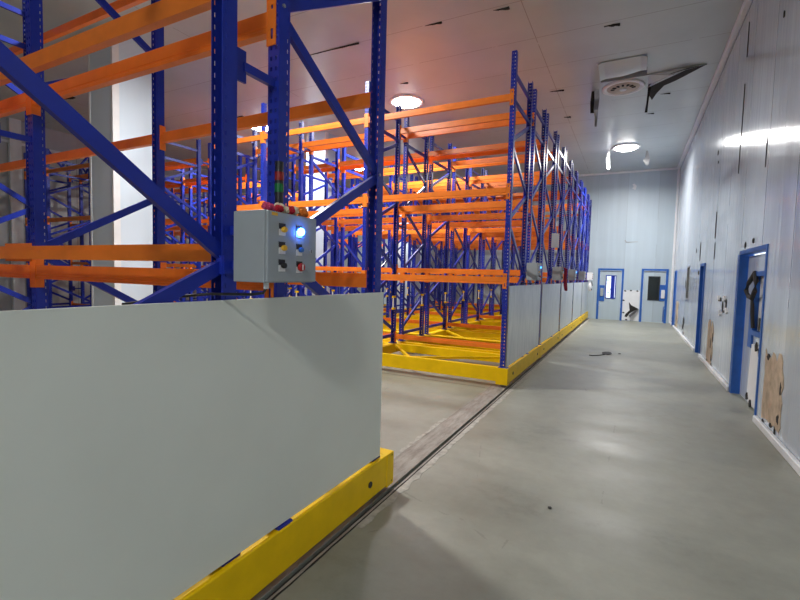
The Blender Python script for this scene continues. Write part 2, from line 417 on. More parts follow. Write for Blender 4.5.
for n, D, lab in ((4, D4, 'narrow blue door along the corridor wall'), (5, D5, 'blue door at the far corner of the corridor')):
    bm = bmesh.new(); box(bm, fr(D[0] + .05, .01, .05), fr(D[1] - .05, D[3] - .05, .10))
    d = struct(obj('door_%d' % n, bm, BLUE_D), lab)
    bm = bmesh.new(); ring(bm, fr, D[0], D[1], 0, D[3], .06, -.02, .13); obj('door_frame', bm, BLUE_D, d)
    obj('window_pane', bxm(fr(D[0] + .2, 1.1, .04), fr(D[1] - .2, 1.7, .051)), DARKGLASS, d)
    obj('door_handle', bxm(fr(D[0] + .1, .95, .02), fr(D[0] + .14, 1.1, .05), .008), STEEL, d)
bm = bmesh.new(); ring(bm, fr, *W1, .04, -.01, .12, True)
w = struct(obj('window_1', bm, STEEL), 'small olive service window in the corridor wall')
obj('window_pane', bxm(fr(W1[0], W1[2], .05), fr(W1[1], W1[3], .06)), OLIVE, w)
def patch(pts, m, name='exposed_foam', d0=-.006, d1=.002):
    bm = bmesh.new(); poly(bm, pts, fr, d0, d1); return obj(name, bm, m, wall_right)
def jag(u0, u1, v0, v1, n=9, a=.05):
    p = [(u1 - (u1 - u0) * .0 + random.uniform(-a, a) * .4, v0 + (v1 - v0) * k / n) for k in range(n)]
    p += [(u1 + (u0 - u1) * k / n, v1 + random.uniform(-a, a)) for k in range(n)]
    p += [(u0 + random.uniform(-a, a), v1 + (v0 - v1) * k / n) for k in range(n)]
    p += [(u0 + (u1 - u0) * k / n, v0 + random.uniform(0, a)) for k in range(n)]
    return p
random.seed(11)
patch(jag(5.58, 6.22, .10, .84, a=.06), FOAM)
patch(jag(9.80, 10.42, .05, .82, a=.07), FOAM)
patch(jag(16.85, 17.5, .06, .88, a=.07), FOAM)
bm = bmesh.new()
for u, v, w, h in ((6.1, .80, .07, .04), (5.60, .55, .04, .09), (5.62, .25, .05, .06), (5.85, .12, .05, .03), (5.70, .1, .03, .06), (6.15, .06, .05, .05),
                   (10.0, .45, .05, .16), (9.85, .25, .06, .12), (10.3, .08, .06, .06), (9.82, .6, .04, .1), (9.8, .05, .08, .08),
                   (14.95, .45, .2, .16), (15.1, .3, .16, .1), (14.9, .12, .1, .06), (17.5, .1, .15, .1), (17.1, .4, .06, .12),
                   (9.25, 1.30, .10, .05), (9.05, 1.20, .05, .10), (8.75, 1.24, .05, .11), (8.95, 1.12, .10, .03), (12.3, 2.3, .05, .25), (12.35, 1.8, .12, .06), (8.44, 4.3, .016, .55), (8.47, 3.5, .010, .3), (8.42, 5.2, .012, .3), (10.25, 2.2, .02, .22), (10.3, 2.7, .012, .3), (6.85, 3.2, .008, .25), (6.5, 4.6, .03, .05), (10.6, 4.1, .08, .06), (10.5, 3.9, .05, .03), (15.0, 1.5, .05, .15), (13.0, 2.35, .05, .06), (7.65, 2.12, .05, .05), (7.2, 2.14, .07, .04)):
    poly(bm, [(u + w * math.cos(t) * random.uniform(.5, 1), v + h * math.sin(t) * random.uniform(.5, 1)) for t in [k * math.pi / 5 for k in range(10)]], fr, -.008, .002)
obj('tear', bm, VOID, wall_right)
bm = bmesh.new()
for u, v in ((9.35, 1.32), (8.6, 1.15), (8.85, 1.33), (9.15, 1.08)): poly(bm, [(u - .06, v - .02), (u, v - .05), (u + .07, v + .03), (u, v + .05)], fr, -.03, 0)
obj('bent_lip', bm, WHITE, wall_right)

# bushes outside the bright door window
rs = random.Random(5)
bm = bmesh.new()
for k in range(420):
    a = rs.uniform(0, 6.28); rr = rs.random() ** .5 * .8; c = V((-1.35 + rr * math.cos(a) * .7, YE + 2.2 + rr * math.sin(a) * .6, rs.uniform(.1, 1.9)))
    d = V((rs.uniform(-1, 1), rs.uniform(-1, 1), rs.uniform(-.6, 1))).normalized() * .10; s = d.cross(V((0, 0, 1))).normalized() * .035
    bm.faces.new([bm.verts.new(c), bm.verts.new(c + d * .5 + s), bm.verts.new(c + d), bm.verts.new(c + d * .5 - s)])
sh = obj('shrub', bm, LEAF); tag(sh, 'green shrub outside, seen through the left end door window', 'shrub')
bm = bmesh.new(); [tube(bm, [(-1.35 + .08 * k, YE + 2.2, 0), (-1.5 + .14 * k, YE + 2.15, 1.2)], .02) for k in range(3)]
obj('stem', bm, RUBBER, sh)
struct(obj('ground', bxm((-6, YE + T, -.12), (5, YE + 9, -.01)), CHIP), 'pale yard outside')

# ------------------------------------------------------------------ racking meshes
UZ0, UH = .30, 4.42
UW, UD = .07, .077
def upright_mesh():
    bm = bmesh.new()
    lip, sd, fc = .006, UD, UW
    us = [0, lip, lip + .014, lip + .020, lip + sd]
    f0 = lip + sd
    us += [f0 + .013, f0 + .026, f0 + fc - .026, f0 + fc - .013, f0 + fc]
    s1 = f0 + fc
    us += [s1 + sd - .020, s1 + sd - .014, s1 + sd, s1 + sd + lip]
    n = int(UH / .05); vs = [0]; holes = []
    for k in range(n):
        z = .03 + k * .05
        vs += [z - .010, z + .010]
        for a, b in ((lip + .014, lip + .020), (f0 + .013, f0 + .026), (f0 + fc - .026, f0 + fc - .013), (s1 + sd - .020, s1 + sd - .014)):
            holes.append((a, b, z - .010, z + .010))
    vs.append(UH)
    hz = {}
    for a, b, c, d in holes: hz.setdefault(round(c, 4), []).append((a, b))
    def f3(u, v):
        if u <= lip: x, y = -fc / 2 + (lip - u), sd
        elif u <= f0: x, y = -fc / 2, sd - (u - lip)
        elif u <= s1: x, y = -fc / 2 + (u - f0), 0
        elif u <= s1 + sd: x, y = fc / 2, u - s1
        else: x, y = fc / 2 - (u - s1 - sd), sd
        return (x, y, v)
    vt = {}
    def g(i, j):
        if (i, j) not in vt: vt[i, j] = bm.verts.new(f3(us[i], vs[j]))
        return vt[i, j]
    for j in range(len(vs) - 1):
        hs = hz.get(round(vs[j], 4), []) if j % 2 == 1 else []
        for i in range(len(us) - 1):
            cu = (us[i] + us[i + 1]) / 2
            if any(a < cu < b for a, b in hs): continue
            bm.faces.new((g(i, j), g(i + 1, j), g(i + 1, j + 1), g(i, j + 1)))
    bmesh.ops.recalc_face_normals(bm, faces=bm.faces[:])
    bmesh.ops.solidify(bm, geom=bm.faces[:], thickness=.0022)
    box(bm, (-.055, -.012, -.012), (.075, UD + .012, 0))           # foot plate
    me = bpy.data.meshes.new('upright'); bmesh.ops.recalc_face_normals(bm, faces=bm.faces[:]); bm.to_mesh(me); bm.free(); me.materials.append(BLUE)
    return me
UPR = upright_mesh()
CPROF = [(.014, -.028), (-.014, -.028), (-.014, -.024), (.010, -.024), (.010, .024), (-.014, .024), (-.014, .028), (.014, .028)]
def mesh_of(name, bm, m):
    me = bpy.data.meshes.new(name); bmesh.ops.recalc_face_normals(bm, faces=bm.faces[:]); bm.to_mesh(me); bm.free(); me.materials.append(m); return me
# zig-zag bracing in the plane of a frame; y runs from the aisle upright (0) to the inner upright (FD); heights in world z
def brace_segs(first, FD):
    i0, i1 = UD * .5, FD - UD * .5
    if first: nodes_ = [(1, .52), (0, 1.10), (1, 1.64), (0, 2.40), (1, 2.92), (0, 3.50), (1, 4.02)]
    else: nodes_ = [(0, .52), (1, 1.13), (0, 1.70), (1, 2.27), (0, 2.87), (1, 3.48), (0, 4.02)]
    yy = (i0, i1)
    segs = [('horizontal_brace', (yy[0], .44), (yy[1], .44))]
    for (a, z0), (b, z1) in zip(nodes_, nodes_[1:]):
        e = .018 if z1 > z0 else -.018
        segs.append(('diagonal_brace', (yy[a], z0 + e), (yy[b], z1 - e)))
    segs += [('horizontal_brace', (yy[0], 4.08), (yy[1], 4.08)), ('horizontal_brace', (yy[0], 4.44), (yy[1], 4.44))]
    return segs
BR = {}
def brace_mesh(seg):
    k = (seg[0], seg[1], seg[2])
    if k not in BR:
        bm = bmesh.new(); p0 = V((0, seg[1][0], seg[1][1])); p1 = V((0, seg[2][0], seg[2][1])); d = (p1 - p0).normalized() * .02
        sweep(bm, CPROF, p0 - d, p1 + d, V((1, 0, 0)).cross(d)); BR[k] = mesh_of(seg[0], bm, BLUE)
    return BR[k]
BRALL = {}
def bracing_mesh(first, FD):
    k = (first, FD)
    if k not in BRALL:
        bm = bmesh.new()
        for s in brace_segs(first, FD):
            p0 = V((0, *s[1])); p1 = V((0, *s[2])); d = (p1 - p0).normalized() * .02
            sweep(bm, CPROF, p0 - d, p1 + d, V((1, 0, 0)).cross(d))
        BRALL[k] = mesh_of('bracing', bm, BLUE)
    return BRALL[k]
def conn_mesh():
    """hook-on end connector: front plate on the upright face, wing along its side; origin at the beam's end, hanging"""
    bm = bmesh.new()
    us = [-.052, -.034, -.020, .004]; vs = [-.115, -.085, -.035, .03, .055, .075, .105]
    plate_holes(bm, us, vs, [(-.034, -.020, -.085, -.035), (-.034, -.020, .055, .075)], lambda u, v: (u, -.006, v))
    bmesh.ops.recalc_face_normals(bm, faces=bm.faces[:]); bmesh.ops.solidify(bm, geom=bm.faces[:], thickness=.004)
    box(bm, (.0, -.008, -.115), (.005, .05, .105))
    return mesh_of('beam_connector', bm, ORANGE)
CONN = conn_mesh()
BM = {}
def beam_mesh(L, h, conn):
    k = (round(L, 3), h, conn)
    if k not in BM:
        bm = bmesh.new()
        prof = [(-.004, -h / 2), (.040, -h / 2), (.040, h / 2 - .028), (.022, h / 2 - .028), (.022, h / 2), (-.004, h / 2), (-.004, -h * .16), (-.0005, -h * .19), (-.0005, -h * .30), (-.004, -h * .33)]
        # profile a -> +y (away from the aisle), b -> z
        sweep(bm, [(a, b) for a, b in prof], (0, 0, 0), (L, 0, 0), (0, 0, 1))
        for v in bm.verts: v.co.y = -v.co.y
        if conn:
            for x, s in ((0, 1), (L, -1)):
                box(bm, (x - s * .05, -.008, -.115), (x + s * .004, -.003, .105)); box(bm, (x, -.008, -.115), (x + s * .005, .05, .105))
        BM[k] = mesh_of('beam', bm, ORANGE)
    return BM[k]

LEV = {'A': [(1.543, .10), (2.807, .105), (4.10, .09)], 'B': [(.415, .085), (1.675, .082), (2.812, .105), (4.245, .105)],
       'C': [(1.547, .10), (2.805, .10), (4.235, .10)], 'D': [(1.548, .10), (2.802, .095), (4.145, .10)]}
ROWS = {'A': (.01, False), 'B': (1.157, True), 'C': (1.412, False), 'D': (2.44, True)}   # y of the outer (aisle) face, mirrored?
XF1 = (-1.595, -3.945, -6.275, -7.60)
XF2 = (-9.45, -11.78, -14.1, -15.25)
BASEL = 2.60

def rack(y0, xf, xe, label, detail, group, panel=None, corridor=True):
    root = empty('mobile_rack', (xe, y0, 0)); tag(root, label, 'pallet rack', group)
    L = lambda x, y, z: (x - xe, y, z)
    xb = xf[-1] - .085
    # ---- base chassis
    def part(name, bm, m, parent=root, smooth=False): return obj(name, bm, m, parent, None, smooth)
    bz0, bz1 = .058, .288
    bm = bmesh.new(); box(bm, L(xe, 0, bz0), L(xe - .035, BASEL, bz1), .006)
    for y in (0, BASEL - .10): box(bm, L(xe + .004, y - (.014 if y == 0 else 0), bz0 - .012), L(xe - .17, y + .10, bz1 + .001), .004)
    ep = part('end_beam', bm, YELLOW)
    bm = bmesh.new()
    for y, z in ((BASEL - .33, .165), (.33, .165)):
        cyl(bm, L(xe + .0, y, z), L(xe + .006, y, z), .022); 
    part('adjusting_hole', bm, BLACK, ep)
    bm = bmesh.new()
    for y in (.012, .085, BASEL - .03):
        for z in (.075, .268): cyl(bm, L(xe - .02, y, z), L(xe + .004, y, z), .007, seg=10)
    part('bolt', bm, RUBBER, ep)
    for nm, y, s in (('side_beam', 0, 1), ('side_beam', BASEL, -1)):
        bm = bmesh.new(); b1 = .086
        sweep(bm, [(0, b1), (0, bz1), (.075, bz1), (.075, bz1 - .012), (.012, bz1 - .012), (.012, b1 + .012), (.075, b1 + .012), (.075, b1)], L(xe - .10, y, 0), L(xb, y, 0), (0, 0, 1))
        if s == 1:
            for v in bm.verts: v.co.y = y + abs(v.co.y - y)
        else:
            for v in bm.verts: v.co.y = y - abs(v.co.y - y)
        part(nm, bm, YELLOW)
    for y in (1.14, 1.40):
        bm = bmesh.new(); box(bm, L(xe - .035, y - .03, .14), L(xb, y + .03, bz1 - .004), .004); part('longitudinal_beam', bm, YELLOW)
    for i, x in enumerate(xf):
        bm = bmesh.new(); box(bm, L(x - .07, .02, .12), L(x + .075, BASEL - .02, bz1 - .002), .005); part('cross_member', bm, YELLOW)
    if detail >= 1:
        for i in range(len(xf) - 1):
            a, b = xf[i] - .08, xf[i + 1] + .08
            bm = bmesh.new(); sweep(bm, [(-.02, -.02), (.02, -.02), (.02, .02), (-.02, .02)], L(a, 1.06, .262), L((a * .35 + b * .65), .08, .262), (0, 0, 1)); part('chassis_brace', bm, YELLOW)
            bm = bmesh.new(); sweep(bm, [(-.02, -.02), (.02, -.02), (.02, .02), (-.02, .02)], L(b, 1.06, .262), L((a * .35 + b * .65), .08, .262), (0, 0, 1)); part('chassis_brace', bm, YELLOW)
            bm = bmesh.new(); sweep(bm, [(-.02, -.02), (.02, -.02), (.02, .02), (-.02, .02)], L(a, 1.48, .262), L(b, 2.5, .262), (0, 0, 1)); part('chassis_brace', bm, YELLOW)
    for x in ((xf[0] + .005, xf[1], xf[2], xf[3]) if detail else (xf[0] + .005, xf[2])):
        for y in (.09, BASEL - .14):
            bm = bmesh.new(); cyl(bm, L(x - .025, y, .062), L(x + .025, y, .062), .06, seg=24); box(bm, L(x - .04, y - .07, .05), L(x - .028, y + .07, .10)); box(bm, L(x + .028, y - .07, .05), L(x + .04, y + .07, .10))
            w = part('wheel', bm, STEEL)
    # ---- upright frames
    for first, ra, rb in ((True, 'A', 'B'), (False, 'C', 'D')):
        ya, yb = ROWS[ra][0], ROWS[rb][0]; FD = round(yb - ya, 3)
        for i, x in enumerate(xf):
            fr_ = empty('upright_frame', L(x, ya, 0), root)
            place('upright', UPR, fr_, (0, 0, UZ0)); place('upright', UPR, fr_, (0, FD, UZ0), math.pi)
            if detail >= 1:
                for s in brace_segs(first, FD): place(s[0], brace_mesh(s), fr_)
            else: place('bracing', bracing_mesh(first, FD), fr_)
    # row spacers
    for i, x in enumerate(xf):
        for z in (.9, 2.51, 4.2):
            bm = bmesh.new(); box(bm, L(x - .006, 1.155, z - .07), L(x + .006, 1.235, z + .07)); box(bm, L(x - .012, 1.22, z - .02), L(x + .012, 1.412, z + .02)); part('row_spacer', bm, BLUE)
    # ---- beams
    for r, (yf, mir) in ROWS.items():
        for z, h in LEV[r]:
            for i in range(len(xf) - 1):
                x1, x0 = xf[i] - UW / 2, xf[i + 1] + UW / 2
                me = beam_mesh(x1 - x0, h, detail < 2)
                o = place('beam', me, root, L(x1, yf, z) if mir else L(x0, yf, z), math.pi if mir else 0)
                if detail >= 2:
                    # connector wings sit on the beam ends
                    place('beam_connector', CONN, o, (0, 0, 0))
                    c = place('beam_connector', CONN2, o, (x1 - x0, 0, 0))
    # ---- end panel
    if panel:
        bm = bmesh.new(); box(bm, L(-1.542, .0, .306), L(-1.53, 2.43, 1.468), .002)
        for y in (.0, 2.418): box(bm, L(-1.543, y, .306), L(-1.5292, y + .012, 1.468))
        pn = part('end_panel', bm, panel)
        bm = bmesh.new(); box(bm, L(-1.543, 0, 1.464), L(-1.5294, 2.43, 1.470)); part('panel_rim', bm, panel, pn)
    return root
def mirror_conn():
    me = CONN.copy()
    for v in me.vertices: v.co.x = -v.co.x
    me.flip_normals(); return me
CONN2 = mirror_conn()

def control_box(root, y0, xe, detail, mat=BOXGREY, lamp=BLUEGLOW2, dx=0.):
    """push-button enclosure bolted over the gap between the two frames; root-local coordinates"""
    L = lambda x, y, z: (x - xe + dx * (x > -1.5), y - y0, z)
    b0 = y0 + 1.022
    bm = bmesh.new(); box(bm, L(-1.43, b0, 1.553), L(-1.262, b0 + .30, 1.835), .004)
    e = obj('control_box', bm, mat, root)
    bm = bmesh.new(); box(bm, L(-1.261, b0 + .003, 1.556), L(-1.247, b0 + .297, 1.832), .003); obj('box_door', bm, mat, e)
    bm = bmesh.new(); box(bm, L(-1.57, b0 + .10, 1.60), L(-1.43, b0 + .14, 1.64)); box(bm, L(-1.57, b0 + .10, 1.75), L(-1.43, b0 + .14, 1.79)); box(bm, L(-1.60, b0 + .06, 1.58), L(-1.55, b0 + .38, 1.66)); obj('mounting_bracket', bm, BLUE, e)
    bx = -1.247
    spec = [(.095, 1.765, YELBTN, .012, 'push_button'), (.195, 1.765, lamp, .017, 'indicator_lamp'), (.095, 1.692, YELBTN, .012, 'push_button'), (.198, 1.690, BLUEBTN, .011, 'push_button'),
            (.095, 1.622, BLACK, .012, 'selector_switch'), (.200, 1.618, RED, .018, 'emergency_stop')]
    for dy, z, m, r, nm in spec:
        y = b0 + dy - .012
        if detail >= 1:
            obj('legend_plate', bxm(L(bx, y - .020, z - .024), L(bx + .0025, y + .016, z + .022)), WHITE, e)
            obj('legend_plate', bxm(L(bx, y - .020, z + .002), L(bx + .0035, y + .014, z + .024)), BLACK, e)
        bm = bmesh.new(); cyl(bm, L(bx, y, z), L(bx + .010, y, z), r * .85); cyl(bm, L(bx + .010, y, z), L(bx + .018, y, z), r, r * .85)
        o = obj(nm, bm, m, e, smooth=False)
        if nm == 'emergency_stop':
            bm = bmesh.new(); box(bm, L(bx + .018, y - .003, z - .012), L(bx + .0195, y + .003, z + .012)); obj('mark', bm, WHITE, e)
    if detail >= 1:
        bm = bmesh.new(); cyl(bm, L(bx, b0 + .258, 1.688), L(bx + .006, b0 + .258, 1.688), .009); obj('door_lock', bm, STEEL, e)
        bm = bmesh.new(); box(bm, L(bx + .006, b0 + .2565, 1.682), L(bx + .0065, b0 + .2595, 1.694)); obj('key_slot', bm, BLACK, e)
        obj('warning_sticker', bxm(L(bx, b0 + .022, 1.816), L(bx + .001, b0 + .055, 1.828)), YELBTN, e)
        bm = bmesh.new(); cyl(bm, L(-1.30, b0 + .05, 1.553), L(-1.30, b0 + .05, 1.527), .011); obj('cable_gland', bm, WHITE, e)
        bm = bmesh.new(); tube(bm, [L(-1.30, b0 + .05, 1.53), L(-1.31, b0 + .045, 1.51), L(-1.36, b0 + .035, 1.502), L(-1.45, b0 + .02, 1.50), L(-1.56, b0 + .0, 1.497), L(-1.64, b0 - .10, 1.485), L(-1.70, b0 - .28, 1.46), L(-1.72, b0 - .32, 1.30)], .006); obj('power_cable', bm, BLACK, e)
    return e

XF1F = (-1.595, -3.98, -6.275, -7.60)
G1 = 'pallet racks in the block along the corridor'
near = rack(.26, XF1, -1.51, 'nearest pallet rack, with a big blank grey-green end panel and a lit blue indicator', 2, G1, PANEL)
far_labels = ['orange-beamed pallet rack across the empty aisle, its yellow base front fully in view',
              'second pallet rack beyond the empty aisle, with a white paper sheet fixed on its upright',
              'third pallet rack beyond the empty aisle, in the middle of the close-packed five',
              'fourth pallet rack beyond the empty aisle, just before the one at the end wall',
              'pallet rack closest to the end wall, with a white box on its end']
FY = [6.29 + 2.62 * k for k in range(5)]
fars = []
for k, y in enumerate(FY):
    fars.append(rack(y, XF1F, -1.51, far_labels[k], 2 if k == 0 else (1 if k == 1 else 0), G1, GALV))
G2 = 'pallet racks in the block behind the white columns'
left_labels = ['dim pallet rack behind the nearest white column, with bent sagging blue bars on top',
               'second dim pallet rack behind the nearest white column, directly after the one with bent bars',
               'third dim pallet rack in the left block, level with the second white column',
               'deepest pallet rack in the left block, close to the end wall']
lefts = [rack(FY[k] + .0, XF2, -9.37, left_labels[k], 0, G2) for k in range(4)]

# ---- fittings of the near rack
control_box(near, .26, -1.51, 2, lamp=BLUEGLOW)
Ln = lambda x, y, z: (x + 1.51, y - .26, z)
bm = bmesh.new(); cyl(bm, Ln(-1.44, 1.552, 1.835), Ln(-1.44, 1.552, 2.092), .019); cyl(bm, Ln(-1.44, 1.552, 1.835), Ln(-1.44, 1.552, 1.845), .03)
st = obj('signal_tower', bm, BLACK, near, smooth=False)
for nm, m, z in (('red_lens', REDLENS, 2.008), ('green_lens', GREEN, 1.955)):
    bm = bmesh.new(); cyl(bm, Ln(-1.44, 1.552, z), Ln(-1.44, 1.552, z + .038), .0205); obj(nm, bm, m, st)
for (y, z) in ((1.385, 1.64), (1.70, 2.88), (2.65, 2.27), (1.70, 1.70)):
    bm = bmesh.new(); cyl(bm, Ln(-1.565, y, z), Ln(-1.553, y, z), .010, seg=6); obj('frame_bolt', bm, STEEL, near)
bm = bmesh.new(); box(bm, Ln(-3.70, 1.412, 1.62), Ln(-3.36, 1.418, 1.735)); obj('splice_plate', bm, ORANGE, near)
# ---- control boxes of the far racks
for k in range(4):
    control_box(fars[k], FY[k], -1.51, 1 if k == 0 else 0, lamp=BLUEGLOW2 if k in (0, 2) else BLACK, dx=-.09)
control_box(fars[4], FY[4], -1.51, 0, mat=WHITE, lamp=BLACK, dx=-.06)
# yellow clamped guard bars between inner uprights
for r, y0 in ((fars[0], FY[0]), (fars[1], FY[1]), (fars[2], FY[2])):
    for x in XF1[1:]:
        for y in (1.02, 2.30):
            g = obj('guard_bar', (lambda b: (cyl(b, (x + 1.51, y, .95), (x + 1.51, y, 1.17), .014, seg=10), b)[1])(bmesh.new()), WHITE, r)
            for z in (.95, 1.17):
                obj('yellow_clamp', bxm((x + 1.51 - .022, y - .02, z - .02), (x + 1.51 + .022, y + .06, z + .02), .005), YELLOW, g)
# bent sagging bars on the left block's first rack
def sag(x, y0, x1, y1, z, drop):
    return [(x + (x1 - x) * t, y0 + (y1 - y0) * t, z - drop * math.sin(math.pi * t) + .10 * t) for t in [k / 10 for k in range(11)]]
for x, ya, x1, yb, z, dr in ((-14.1, .05, -14.1, 1.1, 4.72, .5), (-14.1, 1.45, -14.1, 2.4, 4.70, .5), (-15.25, .05, -15.25, 1.1, 4.70, .55), (-15.25, 1.45, -15.25, 2.4, 4.72, .5), (-11.78, .1, -11.78, 1.1, 4.70, .4), (-14.1, 1.1, -15.25, 1.4, 4.6, .35)):
    bm = bmesh.new(); tube(bm, sag(x + 9.37, ya, x1 + 9.37, yb, z, dr), .03); obj('bent_bar', bm, BLUE, lefts[0], smooth=True)

# ------------------------------------------------------------------ small things
# garland of cloth blossoms on the near control box
gl = empty('flower_garland', (-1.30, 1.435, 1.836)); tag(gl, 'small garland of red, cream and orange flowers on top of the near grey control box', 'garland')
rg = random.Random(2)
for k, (dy, m, r) in enumerate(((-.105, FL[1], .017), (-.075, FL[1], .016), (-.05, FL[0], .015), (-.02, FL[2], .022), (.01, FL[2], .017), (.035, FL[0], .019), (.07, FL[2], .022), (.105, FL[3], .022), (.13, FL[3], .016), (-.035, FL[0], .015))):
    bm = bmesh.new()
    bmesh.ops.create_uvsphere(bm, u_segments=16, v_segments=10, radius=r)
    for v in bm.verts:
        a = math.atan2(v.co.y, v.co.x); v.co *= 1 + .22 * math.sin(a * 7 + v.co.z * 160) + rg.uniform(-.05, .05)
        v.co.z *= .85; v.co += V((rg.uniform(-.001, .001), 0, 0))
    o = obj('blossom', bm, m, gl, (rg.uniform(-.015, .02), dy, r * 1.12 + .001))
# crimson cloth hanging on the second rack's box
def sheet(name, pts_rows, m, th=.003, parent=None):
    bm = bmesh.new(); rows = [[bm.verts.new(p) for p in r] for r in pts_rows]
    for a, b in zip(rows, rows[1:]):
        for i in range(len(a) - 1): bm.faces.new((a[i], a[i + 1], b[i + 1], b[i]))
    bmesh.ops.recalc_face_normals(bm, faces=bm.faces[:])
    bmesh.ops.solidify(bm, geom=bm.faces[:], thickness=th)
    return obj(name, bm, m, parent, smooth=False)
yb = FY[1] + 1.032
rows = []
path = [(-1.41, 1.8405), (-1.36, 1.8415), (-1.325, 1.838), (-1.308, 1.80), (-1.304, 1.72), (-1.300, 1.63), (-1.296, 1.54), (-1.292, 1.45), (-1.285, 1.38), (-1.28, 1.33)]
for j, (x, z) in enumerate(path):
    rows.append([(x + (.030 * (1 + math.sin(i * 2.2 + j * .4)) if j > 2 else 0), yb + .10 + i * .030 * (1 - .03 * j), z) for i in range(7)])
rb = sheet('ribbon_cloth', rows, FABRIC_R); tag(rb, 'crimson cloth hanging down the front of the second far control box', 'cloth')
# white paper sheet on the second far rack
rows = [[(-1.545 + .135 * i / 4, FY[1] + .90 + .004 * math.sin(i * .9 + j) + .03 * i, 2.54 - .30 * j / 4) for i in range(5)] for j in range(5)]
pp = sheet('paper_sheet', rows, WHITE, .002); tag(pp, 'white paper sheet fixed high on the second far rack upright', 'paper')
# white bag hanging under the last box
yb = FY[4] + 1.02
bm = bmesh.new()
bmesh.ops.create_uvsphere(bm, u_segments=20, v_segments=14, radius=.5)
rg = random.Random(8)
for v in bm.verts:
    z = v.co.z
    v.co = V((-1.385 + v.co.x * .15 * (1 - .5 * max(0, z)), yb + .15 + v.co.y * .32, 1.345 + z * .414)) + V((rg.uniform(-.006, .006), rg.uniform(-.010, .010), 0))
bg = obj('plastic_bag', bm, WHITE); tag(bg, 'white plastic bag hanging at the end of the last far rack', 'bag')
bm = bmesh.new(); tube(bm, [(-1.325, yb + .12, 1.50), (-1.31, yb + .1, 1.42), (-1.305, yb + .14, 1.35)], .022); tube(bm, [(-1.335, yb + .08, 1.23), (-1.315, yb + .16, 1.20), (-1.33, yb + .22, 1.22)], .018)
obj('bag_print', bm, BLACK, bg)
# dark scrap on the corridor floor
bm = bmesh.new()
rg = random.Random(4)
bmesh.ops.create_icosphere(bm, subdivisions=2, radius=1)
for v in bm.verts: v.co = V((-.40 + v.co.x * .10, 10.50 + v.co.y * .20 * (1 + .4 * rg.random()), .011 + v.co.z * .011)) + V((rg.uniform(-.01, .01), 0, 0))
tube(bm, [(-.44, 10.3, .008), (-.55, 10.1, .008), (-.66, 10.0, .008), (-.72, 10.02, .008)], .008)
sc = obj('floor_scrap', bm, RUBBER); tag(sc, 'dark scrap of rubber lying on the corridor floor', 'scrap')
bm = bmesh.new(); bmesh.ops.create_icosphere(bm, subdivisions=1, radius=.03)
for v in bm.verts: v.co = V((-.16 + v.co.x, 10.62 + v.co.y * 1.4, .010 + v.co.z * .3))
s2 = obj('rubber_crumb', bm, RUBBER); tag(s2, 'small dark crumb to the right of the floor scrap', 'scrap')
bm = bmesh.new(); bmesh.ops.create_icosphere(bm, subdivisions=1, radius=.016)
for v in bm.verts: v.co = V((-.43 + v.co.x, 3.16 + v.co.y, .006 + v.co.z * .35))
s3 = obj('pebble', bm, RUBBER); tag(s3, 'tiny dark pebble in the open part of the corridor floor', 'pebble')

# ------------------------------------------------------------------ ceiling lamps
def lamp(x, y, lit, label, power=0):
    r = .33
    t = empty('ceiling_lamp', (x, y, ZC)); tag(t, label, 'lamp', 'round ceiling lamps' if lit else None)
    bm = bmesh.new()
    prof = [(.34, 0), (.42, 0), (.42, -.02), (.39, -.035), (.34, -.03), (.31, .0), (.30, -.002)]
    seg = 40; rg_ = []
    for pr, pz in prof: rg_.append([bm.verts.new((pr * math.cos(2 * math.pi * k / seg), pr * math.sin(2 * math.pi * k / seg), pz)) for k in range(seg)])
    for a, b in zip(rg_, rg_[1:]):
        for k in range(seg): bm.faces.new((a[k], a[(k + 1) % seg], b[(k + 1) % seg], b[k]))
    obj('lamp_ring', bm, WHITE, t, smooth=True)
    bm = bmesh.new()
    rr = []
    for k in range(7):
        a = k / 6 * math.pi / 2
        rr.append((r * math.cos(a), -.012 - (.10 if lit else .03) * math.sin(a)))
    rings = [[bm.verts.new((pr * math.cos(2 * math.pi * i / seg), pr * math.sin(2 * math.pi * i / seg), pz)) for i in range(seg)] for pr, pz in rr[:-1]]
    tip = bm.verts.new((0, 0, rr[-1][1]))
    for a, b in zip(rings, rings[1:]):
        for i in range(seg): bm.faces.new((a[i], a[(i + 1) % seg], b[(i + 1) % seg], b[i]))
    for i in range(seg): bm.faces.new((rings[-1][i], rings[-1][(i + 1) % seg], tip))
    obj('diffuser', bm, LAMPGLOW if lit else BEIGE, t, smooth=True)
    if lit:
        l = bpy.data.lights.new('lamp_light', 'AREA'); l.shape = 'DISK'; l.size = .55; l.energy = power; l.color = (1., .98, .955); l.spread = math.radians(166)
        lo = bpy.data.objects.new('lamp_light', l); COL.objects.link(lo); lo.parent = t; lo.location = (0, 0, -.14)
    else:
        for k in range(7):
            a = math.pi * (1 + (k + .5) / 7); bm = bmesh.new(); box(bm, (.17, -.022, -.052), (.25, .022, -.040), .004)
            bmesh.ops.rotate(bm, verts=bm.verts, cent=(0, 0, 0), matrix=Matrix.Rotation(a, 3, 'Z')); obj('vent_slot', bm, RUBBER, t)
        bm = bmesh.new(); cyl(bm, (0, 0, -.06), (0, 0, -.03), .07); obj('lamp_hub', bm, WHITE, t)
    return t
BEIGE = paint('beige_lens', (.52, .46, .38), .5, .08)
W = 250
lamp(-.38, 15.9, True, 'lit round lamp on the ceiling at the far end of the corridor', W)
lamp(-5.06, 9.8, True, 'lit round ceiling lamp shining over the orange beams of the racks', W)
lamp(-9.75, 9.75, True, 'lit round ceiling lamp far back, seen just left of the signal tower upright', W)
lamp(-5.06, 4.4, True, 'lit round ceiling lamp above the empty aisle, higher than the picture', W)
